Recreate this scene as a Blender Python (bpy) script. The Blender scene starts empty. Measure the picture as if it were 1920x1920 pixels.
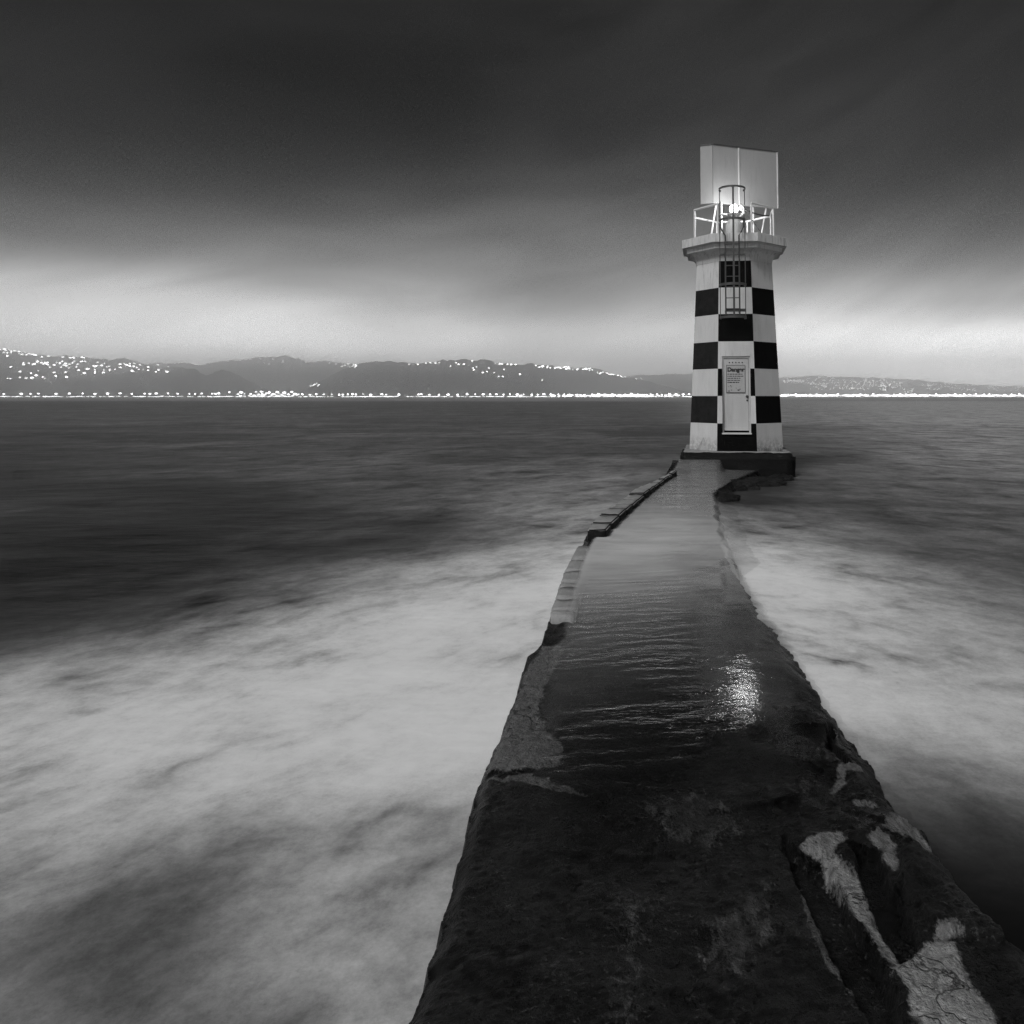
import bpy, bmesh, math, random
import numpy as np
from mathutils import Vector, Matrix
random.seed(7)
rng = np.random.default_rng(11)
R = math.radians
sc = bpy.context.scene
COL = sc.collection

# ------------------------------------------------------------------ camera
F, CX, HOR = 1420.0, 1180.0, 744.0          # focal length / principal column / horizon row of the 1920 px photograph
PITCH = R(4.0); CY = HOR - F*math.tan(PITCH)
BEAM = 120                                   # the lens throws its beam over the causeway
GLOW = 3.85                                   # how much brighter the sky is beyond the haze along the horizon
EYE = 1.92                                   # metres above the causeway
SEA = -0.14
cam = bpy.data.cameras.new('camera'); cam_o = bpy.data.objects.new('camera', cam); COL.objects.link(cam_o)
cam.sensor_fit = 'HORIZONTAL'; cam.sensor_width = 36; cam.lens = 36*F/1920
cam.shift_x = -(CX-960)/1920; cam.shift_y = -(960-CY)/1920
cam.clip_start = 0.05; cam.clip_end = 40000
cam_o.location = (0, 0, EYE); cam_o.rotation_euler = (R(90)+PITCH, 0, 0)
sc.camera = cam_o

def ray(px, py):
    a = (px-CX)/F; b = -(py-CY)/F
    return Vector((a, math.cos(PITCH)-b*math.sin(PITCH), math.sin(PITCH)+b*math.cos(PITCH)))
def U(px, py, z=0.0):                        # point of the level z seen at that place of the photograph
    d = ray(px, py); t = (z-EYE)/d.z
    return Vector((d.x*t, d.y*t, z))
def UY(px, py, Y):                           # point at distance Y
    d = ray(px, py); t = Y/d.y
    return Vector((d.x*t, Y, EYE+d.z*t))

# ------------------------------------------------------------------ noise (numpy)
def _h(i, j, s):
    n = (i*374761393 + j*668265263 + s*1274126177) & 0xffffffff
    n = ((n ^ (n >> 13))*1274126177) & 0xffffffff
    return ((n ^ (n >> 16)) & 0xffff)/65535.0
def vn(x, y, s=0):
    x = np.asarray(x, float); y = np.asarray(y, float)
    i = np.floor(x).astype(np.int64); j = np.floor(y).astype(np.int64)
    u = x-i; v = y-j; u = u*u*u*(u*(6*u-15)+10); v = v*v*v*(v*(6*v-15)+10)
    return (_h(i, j, s)*(1-u)+_h(i+1, j, s)*u)*(1-v)+(_h(i, j+1, s)*(1-u)+_h(i+1, j+1, s)*u)*v
def fbm(x, y, s=0, o=4, g=.5):
    t = 0; a = 1; n = 0
    for k in range(o):
        t = t+a*vn(x*2**k+k*17.3, y*2**k-k*9.1, s+k); n += a; a *= g
    return t/n
def sst(a, b, x):
    t = np.clip((x-a)/(b-a), 0, 1); return t*t*(3-2*t)

# ------------------------------------------------------------------ materials
def nodes(m):
    m.use_nodes = True; nt = m.node_tree; nt.nodes.clear(); return nt
class G:                                      # little node writer
    def __init__(s, nt): s.nt = nt
    def n(s, t, **kw):
        x = s.nt.nodes.new(t)
        for k, v in kw.items():
            if k.startswith('i_'):
                key = k[2:]; key = int(key) if key.isdigit() else key.replace('_', ' ')
                if hasattr(v, 'is_output') or hasattr(v, 'links'): s.nt.links.new(v, x.inputs[key])
                else: x.inputs[key].default_value = v
            else: setattr(x, k, v)
        return x
    def m(s, op, a, b=None, c=None, clamp=False):
        x = s.nt.nodes.new('ShaderNodeMath'); x.operation = op; x.use_clamp = clamp
        for i, v in enumerate((a, b, c)):
            if v is None: continue
            if hasattr(v, 'links'): s.nt.links.new(v, x.inputs[i])
            else: x.inputs[i].default_value = v
        return x.outputs[0]
    def ramp(s, fac, stops, interp='LINEAR'):
        x = s.nt.nodes.new('ShaderNodeValToRGB'); r = x.color_ramp; r.interpolation = interp
        while len(r.elements) > 1: r.elements.remove(r.elements[-1])
        for k, (p, v) in enumerate(stops):
            e = r.elements[0] if k == 0 else r.elements.new(p)
            e.position = p; e.color = (v, v, v, 1)
        s.nt.links.new(fac, x.inputs[0]); return x.outputs[0]
    def coord(s, kind='Object', scale=(1, 1, 1), rot=(0, 0, 0)):
        t = s.n('ShaderNodeTexCoord'); mp = s.n('ShaderNodeMapping')
        mp.inputs['Scale'].default_value = scale; mp.inputs['Rotation'].default_value = rot
        s.nt.links.new(t.outputs[kind], mp.inputs['Vector']); return mp.outputs[0]
    def noise(s, vec, scale, detail=4, rough=.5, dist=0):
        x = s.n('ShaderNodeTexNoise'); s.nt.links.new(vec, x.inputs['Vector'])
        x.inputs['Scale'].default_value = scale; x.inputs['Detail'].default_value = detail
        x.inputs['Roughness'].default_value = rough; x.inputs['Distortion'].default_value = dist
        return x.outputs['Fac']
    def mix(s, f, a, b):
        x = s.nt.nodes.new('ShaderNodeMix'); x.data_type = 'FLOAT'; x.clamp_factor = True
        for i, v in ((0, f), (2, a), (3, b)):
            if hasattr(v, 'links'): s.nt.links.new(v, x.inputs[i])
            else: x.inputs[i].default_value = v
        return x.outputs[0]
    def attr(s, name):
        return s.n('ShaderNodeAttribute', attribute_name=name).outputs['Fac']
    def bump(s, h, strength, dist, normal=None):
        x = s.n('ShaderNodeBump'); s.nt.links.new(h, x.inputs['Height'])
        x.inputs['Strength'].default_value = strength; x.inputs['Distance'].default_value = dist
        if normal is not None: s.nt.links.new(normal, x.inputs['Normal'])
        return x.outputs[0]
    def principled(s, col, rough, normal=None, spec=.5, metal=0.0):
        x = s.n('ShaderNodeBsdfPrincipled')
        if hasattr(col, 'links'): s.nt.links.new(col, x.inputs['Base Color'])
        else: x.inputs['Base Color'].default_value = (col, col, col, 1)
        for k, v in (('Roughness', rough), ('Specular IOR Level', spec), ('Metallic', metal)):
            if hasattr(v, 'links'): s.nt.links.new(v, x.inputs[k])
            else: x.inputs[k].default_value = v
        if normal is not None: s.nt.links.new(normal, x.inputs['Normal'])
        return x.outputs[0]
    def out(s, sh, vol=None):
        o = s.n('ShaderNodeOutputMaterial')
        if sh is not None: s.nt.links.new(sh, o.inputs['Surface'])
        if vol is not None: s.nt.links.new(vol, o.inputs['Volume'])
def new(name):
    m = bpy.data.materials.new(name); return m, G(nodes(m))

def plain(name, base, rough=.5, var=.25, scale=6, spec=.5, bump=.0, bscale=40, metal=0.0, streak=False, stains=0.0):
    m, g = new(name)
    c = g.coord('Object', (1, 1, .25) if streak else (1, 1, 1))
    n1 = g.noise(c, scale, 6, .6)
    col = g.mix(n1, base*(1-var), base*(1+var))
    if stains:
        n2 = g.noise(g.coord('Object', (1, 1, .16)), 8, 9, .72)
        col = g.mix(g.ramp(n2, [(.54, 0), (.70, stains)]), col, base*.35)
    nb = g.bump(g.noise(g.coord(), bscale, 5, .6), bump, .02) if bump else None
    g.out(g.principled(col, rough, nb, spec, metal)); return m
def weathered_white(name, base):
    m, g = new(name)
    c = g.coord(); st = g.coord('Object', (1, 1, .10)); sp = g.n('ShaderNodeSeparateXYZ'); tc = g.n('ShaderNodeTexCoord'); g.nt.links.new(tc.outputs['Object'], sp.inputs[0]); z = sp.outputs[2]
    col = g.mix(g.noise(g.coord('Object', (1, 1, .3)), 4, 6, .6), base*.84, base*1.12)
    runs = g.ramp(g.noise(st, 13, 8, .7), [(.52, 0), (.66, 1)])
    under = g.m('ADD', g.m('MULTIPLY', g.ramp(g.m('MULTIPLY', z, .2), [(.80, 0), (1.0, 1)]), .55), g.ramp(g.m('MULTIPLY', z, .2), [(.36, .16), (.5, .30), (.58, .14)]))
    col = g.mix(g.m('MULTIPLY', runs, under), col, base*.30)
    foot = g.m('MULTIPLY', g.ramp(z, [(.02, 1), (.42, 0)]), g.ramp(g.noise(c, 11, 8, .75), [(.38, 0), (.62, 1)]))
    col = g.mix(g.m('MULTIPLY', foot, .85), col, base*.16)
    chips = g.m('MULTIPLY', g.ramp(g.noise(c, 30, 6, .7), [(.66, 0), (.70, 1)]), g.ramp(g.noise(c, 3, 4, .6), [(.5, 0), (.62, .8)]))
    col = g.mix(chips, col, base*.25)
    g.out(g.principled(col, .6, g.bump(g.noise(c, 60, 5, .6), .35, .02), .35)); return m
def emit(name, strength, sampled=True):
    m, g = new(name)
    e = g.n('ShaderNodeEmission', i_Color=(1, 1, 1, 1), i_Strength=strength); g.out(e.outputs[0])
    m.cycles.emission_sampling = 'AUTO' if sampled else 'NONE'
    return m

M_white = weathered_white('white_masonry_paint', .64)
M_black = plain('black_masonry_paint', .004, .8, .5, 7, .04, .25, 50)
M_black_worn = plain('weathered_black_paint', .016, .75, .95, 5, .1, .5, 30, stains=.6)
M_steel = plain('dark_galvanised_steel', .055, .5, .3, 12, .5)
M_pale_metal = plain('pale_painted_metal', .30, .5, .1, 8, .4, streak=True, stains=.2)
M_rail = plain('white_painted_pipe', .7, .45, .08, 12, .5)
M_door = plain('pale_door_paint', .50, .5, .14, 6, .4, .15, 50, streak=True, stains=.2)
M_sign = plain('sign_board', .42, .5, .16, 18, .4)
M_ink = plain('sign_ink', .035, .6, .2, 20, .3)
M_cable = plain('black_cable', .02, .5, .1, 9)
M_hill = plain('forested_hill', .035, .9, .5, .012, .1)

# --- wet dark stone with paler worn concrete and a painted lit edge where the attribute says so
def stone_mat(name, dark=.0042, pale=.50, attr=True):
    m, g = new(name)
    c = g.coord()
    big = g.noise(c, 1.7, 6, .62, .4); mid = g.noise(c, 9, 7, .68); fine = g.noise(c, 46, 6, .7); grit = g.noise(c, 190, 3, .6)
    base = g.mix(g.ramp(mid, [(.3, 0), (.75, 1)]), dark*.4, dark*1.9)
    # grey salt and lichen mottling, pale flecks, and thin lacy lines
    bigm = g.ramp(big, [(.46, 0), (.66, 1)])
    base = g.mix(g.m('MULTIPLY', bigm, g.ramp(g.noise(c, 21, 8, .75), [(.40, 0), (.68, .55)])), base, .065)
    fleck = g.ramp(g.noise(g.coord('Object', (1, 1.6, 1)), 34, 9, .8, .5), [(.565, 0), (.65, 1)])
    base = g.mix(g.m('MULTIPLY', fleck, g.ramp(g.noise(c, 2.6, 5, .6), [(.44, 0), (.58, .8)])), base, .20)
    vn_ = g.noise(c, 7, 7, .62, 1.2)
    vein = g.ramp(g.m('ABSOLUTE', g.m('SUBTRACT', vn_, .5)), [(0, 1), (.014, .55), (.03, 0)])
    base = g.mix(g.m('MULTIPLY', vein, g.ramp(g.noise(c, 1.3, 4, .6), [(.50, 0), (.64, .4)])), base, .07)
    pit = g.n('ShaderNodeTexVoronoi', feature='SMOOTH_F1'); g.nt.links.new(c, pit.inputs['Vector']); pit.inputs['Scale'].default_value = 42; pit.inputs['Randomness'].default_value = 1
    pits = g.m('MULTIPLY', g.ramp(pit.outputs['Distance'], [(.12, 1), (.30, 0)]), g.ramp(g.noise(c, 6, 4, .6), [(.40, 0), (.60, 1)]))
    base = g.mix(g.m('MULTIPLY', pits, .7), base, dark*.3)
    crack = g.n('ShaderNodeTexVoronoi', feature='DISTANCE_TO_EDGE'); crack.inputs['Scale'].default_value = 1.5
    wv_ = g.n('ShaderNodeVectorMath', operation='ADD'); nz_ = g.n('ShaderNodeTexNoise'); g.nt.links.new(c, nz_.inputs['Vector']); nz_.inputs['Scale'].default_value = 5; nz_.inputs['Detail'].default_value = 6
    sc_ = g.n('ShaderNodeVectorMath', operation='SCALE'); g.nt.links.new(nz_.outputs['Color'], sc_.inputs[0]); sc_.inputs['Scale'].default_value = .45
    g.nt.links.new(c, wv_.inputs[0]); g.nt.links.new(sc_.outputs[0], wv_.inputs[1]); g.nt.links.new(wv_.outputs[0], crack.inputs['Vector'])
    ck = g.ramp(crack.outputs['Distance'], [(0, 1), (.012, 0)])
    ck = g.m('MULTIPLY', ck, g.ramp(g.noise(c, 1.1, 3, .5), [(.46, 0), (.56, 1)]))
    if attr:
        pa = g.attr('pale')
        st = g.coord('Object', (1.6, .8, 1), (0, 0, R(20)))
        nz = g.m('ADD', g.m('MULTIPLY', g.m('SUBTRACT', g.noise(st, 13, 9, .78), .5), 1.25), g.m('MULTIPLY', g.m('SUBTRACT', g.noise(st, 60, 5, .7), .5), .6))
        wob = g.m('ADD', pa, nz)
        pf = g.ramp(wob, [(.30, 0), (.44, .55), (.60, 1)])
        pf = g.m('MULTIPLY', pf, g.ramp(pa, [(.02, 0), (.16, 1)]))
        pc = g.mix(g.ramp(g.noise(st, 22, 9, .78), [(.34, 0), (.64, 1)]), pale*.35, pale*1.15)
        pc = g.mix(g.ramp(g.noise(c, 75, 5, .7), [(.58, 0), (.70, .85)]), pc, pale*.10)
        pc = g.mix(ck, pc, pale*.08)
        pc = g.m('MULTIPLY', pc, g.attr('tone'))
        base = g.mix(pf, base, pc)
        rough = g.mix(pf, g.mix(g.ramp(big, [(.4, 0), (.6, 1)]), .22, .6), .62)
    else:
        rough = g.mix(mid, .3, .65)
    h = g.m('ADD', g.m('MULTIPLY', mid, .9), g.m('ADD', g.m('MULTIPLY', fine, .42), g.m('MULTIPLY', grit, .16)))
    h = g.m('SUBTRACT', h, g.m('ADD', g.m('MULTIPLY', ck, .35), g.m('MULTIPLY', pits, .30)))
    nb = g.bump(h, 1.0, .065)
    g.out(g.principled(base, rough, nb, .24)); return m
M_stone = stone_mat('wet_dark_stone')
M_rock = stone_mat('wet_boulder_stone', .007, .3, False)
M_crust_shade = plain('black_crust_and_shade', .006, .75, .7, 8, .15, .8, 22, stains=.0)  # sea crust on the plinth, painted shade on the kerb sides
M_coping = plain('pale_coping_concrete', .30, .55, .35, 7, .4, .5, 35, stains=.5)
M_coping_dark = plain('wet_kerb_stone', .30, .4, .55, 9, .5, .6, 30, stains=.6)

# --- sea: long-exposed water, foam where the attribute says so
m, g = new('sea_water'); M_sea = m
tc_ = g.n('ShaderNodeTexCoord'); sp_ = g.n('ShaderNodeSeparateXYZ'); g.nt.links.new(tc_.outputs['Object'], sp_.inputs[0])
ax_ = g.m('ABSOLUTE', g.m('SUBTRACT', sp_.outputs[0], .6)); dx_, dy_ = math.sin(R(-38)), math.cos(R(-38))   # surf is drawn out from both sides of the causeway
u_ = g.m('ADD', g.m('MULTIPLY', ax_, dx_), g.m('MULTIPLY', sp_.outputs[1], dy_)); v_ = g.m('SUBTRACT', g.m('MULTIPLY', ax_, dy_), g.m('MULTIPLY', sp_.outputs[1], dx_))
cb_ = g.n('ShaderNodeCombineXYZ'); g.nt.links.new(g.m('MULTIPLY', u_, .68), cb_.inputs[0]); g.nt.links.new(v_, cb_.inputs[1]); c = cb_.outputs[0]
n1 = g.noise(c, .75, 5, .5, .6); n2 = g.noise(c, 2.6, 5, .55, .4)
n3 = g.noise(c, 7.5, 4, .6, .3)
gr_ = g.noise(tc_.outputs['Object'], 9.0, 12, .88)
nn = g.m('ADD', g.m('MULTIPLY', n1, .50), g.m('ADD', g.m('MULTIPLY', n2, .38), g.m('MULTIPLY', n3, .12)))
fa = g.attr('foam')
mod = g.m('ADD', 1.0, g.m('MULTIPLY', g.m('SUBTRACT', nn, .5), 5.8))
mod = g.m('MULTIPLY', mod, g.m('ADD', 1.0, g.m('MULTIPLY', g.m('SUBTRACT', gr_, .5), 2.6)))
big_ = g.noise(g.coord('Object', (.7, 1, 1), (0, 0, R(12))), .16, 6, .6, .8)
fa = g.m('ADD', fa, g.m('MULTIPLY', g.m('MULTIPLY', g.ramp(big_, [(.42, 0), (.66, 1)]), .085), g.ramp(g.m('MULTIPLY', g.m('SQRT', g.m('ADD', g.m('MULTIPLY', sp_.outputs[0], sp_.outputs[0]), g.m('MULTIPLY', sp_.outputs[1], sp_.outputs[1]))), .05), [(.30, 0), (.6, 1)])))
foam = g.m('SUBTRACT', 1.0, g.m('EXPONENT', g.m('MULTIPLY', g.m('MULTIPLY', fa, g.m('MAXIMUM', mod, .05)), -1.0)))
col = g.mix(foam, .006, .92)
nb = g.bump(g.noise(g.coord('Object', (.5, 1, 1)), 1.6, 4, .5), .25, .12)
g.out(g.principled(col, g.mix(foam, .42, .8), nb, g.mix(foam, .05, .03)))

# --- shallow water running over the causeway: clear film with ripples, foam where it washes over
m, g = new('wash_water'); M_wash = m
foam = g.attr('foam'); wet = g.attr('wet')
cw = g.coord('Object', (.42, 1, 1), (0, 0, R(-26)))
cs = g.coord('Object', (.8, 1, 1))
wv = g.n('ShaderNodeTexWave', wave_type='BANDS', bands_direction='Y', wave_profile='SIN')
g.nt.links.new(cw, wv.inputs['Vector'])
for k, v in (('Scale', 1.9), ('Distortion', 9.0), ('Detail', 5.0), ('Detail Scale', 1.7), ('Detail Roughness', .66)): wv.inputs[k].default_value = v
rip = g.attr('ripple')
small = g.noise(cs, 26, 4, .6); mid = g.noise(cw, 9, 4, .6)
gate = g.ramp(g.noise(g.coord('Object', (.5, 1, 1)), 1.7, 3, .5), [(.40, .1), (.62, 1)])
h = g.m('ADD', g.m('MULTIPLY', wv.outputs['Fac'], g.m('MULTIPLY', g.m('MULTIPLY', gate, g.attr('swell')), .8)), g.m('ADD', g.m('MULTIPLY', mid, g.m('MULTIPLY', g.m('ADD', g.attr('swell'), .10), .4)), g.m('MULTIPLY', small, .13)))
h = g.m('ADD', g.m('MULTIPLY', h, rip), g.m('MULTIPLY', g.attr('far'), g.m('MULTIPLY', g.noise(g.coord('Object', (.16, 1, 1), (0, 0, R(-30))), 2.6, 5, .6, .4), 7.0)))
nb = g.bump(h, 1.0, .0085)
fr = g.n('ShaderNodeFresnel', i_IOR=1.33); g.nt.links.new(nb, fr.inputs['Normal'])
gl = g.n('ShaderNodeBsdfGlossy', i_Roughness=.07, i_Color=(1, 1, 1, 1)); g.nt.links.new(nb, gl.inputs['Normal'])
tr = g.n('ShaderNodeBsdfTransparent', i_Color=(.9, .9, .9, 1))
A = g.n('ShaderNodeMixShader'); g.nt.links.new(g.m('MULTIPLY', fr.outputs[0], wet), A.inputs[0])
g.nt.links.new(tr.outputs[0], A.inputs[1]); g.nt.links.new(gl.outputs[0], A.inputs[2])
B = g.n('ShaderNodeBsdfDiffuse', i_Color=(.8, .8, .8, 1))
fn = g.noise(g.coord('Object', (.45, 1, 1), (0, 0, R(6))), 2.6, 6, .6, .4)
ff = g.m('MULTIPLY', foam, g.m('ADD', .45, g.m('MULTIPLY', fn, 1.1)), clamp=True)
S = g.n('ShaderNodeMixShader'); g.nt.links.new(ff, S.inputs[0]); g.nt.links.new(A.outputs[0], S.inputs[1]); g.nt.links.new(B.outputs[0], S.inputs[2])
g.out(S.outputs[0])

# ------------------------------------------------------------------ object helpers
def link(name, me, mats, parent=None):
    o = bpy.data.objects.new(name, me); COL.objects.link(o)
    for mm in (mats if isinstance(mats, (list, tuple)) else [mats]): me.materials.append(mm)
    if parent is not None: o.parent = parent
    return o
def obj(name, bm, mats, parent=None, smooth=False):
    me = bpy.data.meshes.new(name); bm.normal_update(); bm.to_mesh(me); bm.free()
    if smooth: me.polygons.foreach_set('use_smooth', [True]*len(me.polygons))
    return link(name, me, mats, parent)
def tag(o, label=None, cat=None, group=None, kind=None):
    if label: o['label'] = label
    if cat: o['category'] = cat
    if group: o['group'] = group
    if kind: o['kind'] = kind
    return o
def empty(name, label, cat, loc=(0, 0, 0), rz=0, group=None):
    o = bpy.data.objects.new(name, None); COL.objects.link(o); o.location = loc; o.rotation_euler = (0, 0, rz)
    o.empty_display_size = .2
    return tag(o, label, cat, group)
def grid_mesh(name, P, mats, attrs=None, parent=None, smooth=True, wrap=False):
    ny, nx, _ = P.shape
    me = bpy.data.meshes.new(name)
    idx = np.arange(ny*nx).reshape(ny, nx)
    if wrap: idx = np.concatenate([idx, idx[:, :1]], 1)
    q = np.stack([idx[:-1, :-1], idx[:-1, 1:], idx[1:, 1:], idx[1:, :-1]], -1).reshape(-1, 4)
    me.vertices.add(ny*nx); me.vertices.foreach_set('co', P.reshape(-1))
    me.loops.add(q.size); me.loops.foreach_set('vertex_index', q.reshape(-1).astype(np.int32))
    me.polygons.add(len(q)); me.polygons.foreach_set('loop_start', np.arange(0, q.size, 4, dtype=np.int32))
    me.polygons.foreach_set('use_smooth', np.full(len(q), smooth))
    me.update(calc_edges=True); me.validate()
    for k, v in (attrs or {}).items():
        a = me.attributes.new(k, 'FLOAT', 'POINT'); a.data.foreach_set('value', np.ascontiguousarray(v, dtype=np.float32).reshape(-1))
    return link(name, me, mats, parent)
def box(bm, c, s, rz=0.0, bev=0.0):
    r = bmesh.ops.create_cube(bm, size=1)
    bmesh.ops.scale(bm, vec=s, verts=r['verts'])
    if bev:
        es = list({e for v in r['verts'] for e in v.link_edges})
        nv = bmesh.ops.bevel(bm, geom=es, offset=bev, segments=2, affect='EDGES')
        vs = list({v for f in nv['faces'] for v in f.verts} | {v for v in r['verts'] if v.is_valid})
    else: vs = r['verts']
    if rz: bmesh.ops.rotate(bm, cent=(0, 0, 0), matrix=Matrix.Rotation(rz, 3, 'Z'), verts=vs)
    bmesh.ops.translate(bm, vec=c, verts=vs)
def tube(bm, pts, r, n=8, closed=False):
    pts = [Vector(p) for p in pts]; rings = []
    N = len(pts)
    for i, p in enumerate(pts):
        if closed: d = (pts[(i+1) % N]-pts[i-1])
        else: d = pts[min(i+1, N-1)]-pts[max(i-1, 0)]
        d.normalize()
        up = Vector((0, 0, 1)) if abs(d.z) < .9 else Vector((1, 0, 0))
        a = d.cross(up).normalized(); b = d.cross(a).normalized()
        rings.append([bm.verts.new(p+(a*math.cos(2*math.pi*k/n)+b*math.sin(2*math.pi*k/n))*r) for k in range(n)])
    M = N if closed else N-1
    for i in range(M):
        A, B = rings[i], rings[(i+1) % N]
        for k in range(n): bm.faces.new((A[k], A[(k+1) % n], B[(k+1) % n], B[k]))
    if not closed:
        bm.faces.new(rings[0][::-1]); bm.faces.new(rings[-1])
def band(bm, pts, w, t, vertical=True):       # flat bar hoop: height w, thickness t, along pts (open)
    pts = [Vector(p) for p in pts]; rings = []
    for i, p in enumerate(pts):
        d = pts[min(i+1, len(pts)-1)]-pts[max(i-1, 0)]; d.normalize()
        nrm = Vector((-d.y, d.x, 0)).normalized()
        rings.append([bm.verts.new(p+nrm*sx*t/2+Vector((0, 0, sz*w/2))) for sx, sz in ((-1, -1), (1, -1), (1, 1), (-1, 1))])
    for A, B in zip(rings[:-1], rings[1:]):
        for k in range(4): bm.faces.new((A[k], A[(k+1) % 4], B[(k+1) % 4], B[k]))
    bm.faces.new(rings[0][::-1]); bm.faces.new(rings[-1])
T8 = math.tan(R(22.5))
def octring(bm, a, z): return [bm.verts.new((a/math.cos(R(22.5))*math.cos(R(-112.5+45*k)), a/math.cos(R(22.5))*math.sin(R(-112.5+45*k)), z)) for k in range(8)]
def octloft(bm, prof, cap=True):
    rs = [octring(bm, a, z) for a, z in prof]
    for A, B in zip(rs[:-1], rs[1:]):
        for k in range(8): bm.faces.new((A[k], A[(k+1) % 8], B[(k+1) % 8], B[k]))
    if cap: bm.faces.new(rs[0][::-1]); bm.faces.new(rs[-1])
def lathe(bm, prof, n=24, c=(0, 0)):
    rs = [[bm.verts.new((c[0]+r*math.cos(2*math.pi*k/n), c[1]+r*math.sin(2*math.pi*k/n), z)) for k in range(n)] for r, z in prof]
    for A, B in zip(rs[:-1], rs[1:]):
        for k in range(n): bm.faces.new((A[k], A[(k+1) % n], B[(k+1) % n], B[k]))
    bm.faces.new(rs[0][::-1]); bm.faces.new(rs[-1])

# ------------------------------------------------------------------ sky (world) and the one soft light
w = bpy.data.worlds.new('World'); sc.world = w; w.use_nodes = True
nt = w.node_tree; nt.nodes.clear(); g = G(nt)
tc = g.n('ShaderNodeTexCoord').outputs['Generated']
sep = g.n('ShaderNodeSeparateXYZ'); nt.links.new(tc, sep.inputs[0]); X, Y, Z = sep.outputs
az = g.m('ARCTAN2', X, Y)
t = g.m('DIVIDE', Z, g.m('SQRT', g.m('ADD', g.m('ADD', g.m('MULTIPLY', X, X), g.m('MULTIPLY', Y, Y)), 1e-5)))
# slow, wind-drawn cloud: streaks warp the elevation and the brightness
cv = g.n('ShaderNodeCombineXYZ'); nt.links.new(g.m('MULTIPLY', az, 1.6), cv.inputs[0])
azs_ = g.m('ADD', az, .30)
nt.links.new(g.m('ADD', g.m('MULTIPLY', t, 7.5), g.m('MULTIPLY', g.m('MULTIPLY', azs_, g.m('ABSOLUTE', azs_)), -3.4)), cv.inputs[1])
nA = g.noise(cv.outputs[0], 1.1, 3, .45, .4); nB = g.noise(cv.outputs[0], 2.3, 5, .55, .5)
up = g.m('MULTIPLY', g.m('MAXIMUM', t, 0.0), 6.0, clamp=True)
t2 = g.m('ADD', t, g.m('MULTIPLY', g.m('MULTIPLY', g.m('SUBTRACT', nA, .5), .11), up))
tt = g.m('DIVIDE', t2, .6, clamp=True)
SKY = {
 -400: [(0,.2),(200,.18),(350,.24),(430,.34),(500,.50),(560,.66),(620,.72),(680,.74),(744,.75)],
 0:    [(0,.2),(100,.17),(200,.07),(300,.08),(350,.17),(400,.27),(450,.32),(500,.50),(550,.66),(600,.71),(650,.79),(700,.80),(744,.78)],
 480:  [(0,.17),(100,.09),(200,.03),(280,.035),(350,.11),(400,.21),(440,.33),(480,.40),(520,.50),(560,.68),(600,.76),(650,.84),(690,.82),(744,.74)],
 800:  [(0,.20),(100,.14),(200,.06),(280,.09),(350,.22),(420,.40),(460,.44),(520,.52),(560,.52),(600,.60),(650,.76),(700,.70),(744,.64)],
 1020: [(0,.22),(100,.21),(200,.19),(300,.26),(360,.36),(410,.44),(450,.44),(500,.47),(540,.36),(580,.42),(620,.58),(660,.66),(700,.62),(744,.62)],
 1270: [(0,.23),(100,.24),(200,.26),(300,.30),(380,.37),(450,.44),(480,.48),(520,.50),(560,.50),(600,.58),(640,.68),(690,.64),(744,.66)],
 1560: [(0,.24),(100,.25),(200,.27),(280,.28),(340,.24),(400,.28),(450,.34),(500,.40),(540,.56),(580,.66),(620,.84),(660,.88),(710,.84),(744,.85)],
 1900: [(0,.22),(100,.22),(200,.21),(260,.17),(330,.18),(400,.22),(450,.28),(490,.40),(530,.47),(570,.44),(605,.62),(635,.88),(670,.95),(744,.96)],
 2300: [(0,.22),(200,.2),(400,.24),(480,.36),(560,.5),(620,.80),(680,.92),(744,.92)],
}
def disp2lin(d): return d/12.92 if d <= .04045 else ((d+.055)/1.055)**2.4
prev = None
for px, prof in SKY.items():
    a0 = math.atan((px-CX)/F)
    st = []
    for y, v in reversed(prof):
        d = ray(px, y); st.append((max(0, d.z/math.hypot(d.x, d.y))/.6, disp2lin(v)))
    st[0] = (0.0, st[0][1]); st.append((1.0, .035))
    st = [s for k, s in enumerate(st) if k == 0 or s[0] > st[k-1][0]]
    r = g.ramp(tt, st, 'CARDINAL')
    if prev is None: lum = r
    else:
        x = g.n('ShaderNodeMapRange', interpolation_type='SMOOTHSTEP'); nt.links.new(az, x.inputs[0])
        x.inputs[1].default_value = prev; x.inputs[2].default_value = a0; x.inputs[3].default_value = 0; x.inputs[4].default_value = 1
        lum = g.mix(x.outputs[0], lum, r)
    prev = a0
br = g.m('ADD', 1.0, g.m('MULTIPLY', g.m('MULTIPLY', g.m('SUBTRACT', nB, .5), 2.0), up))
lum = g.m('MULTIPLY', lum, br)
mr = g.n('ShaderNodeMapRange', interpolation_type='SMOOTHSTEP'); nt.links.new(t, mr.inputs[0])
for k, v in enumerate((.05, .18, GLOW, 1.0)): mr.inputs[k+1].default_value = v
lum = g.m('MULTIPLY', lum, mr.outputs[0])
mr = g.n('ShaderNodeMapRange', interpolation_type='SMOOTHSTEP'); nt.links.new(t, mr.inputs[0])
for k, v in enumerate((.15, .33, 1.0, .42)): mr.inputs[k+1].default_value = v
lum = g.m('MULTIPLY', lum, mr.outputs[0])
bg = g.n('ShaderNodeBackground'); nt.links.new(lum, bg.inputs['Color']); bg.inputs['Strength'].default_value = 1.0
wo = g.n('ShaderNodeOutputWorld'); nt.links.new(bg.outputs[0], wo.inputs['Surface'])
w.cycles.sampling_method = 'MANUAL'; w.cycles.sample_map_resolution = 1024

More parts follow.
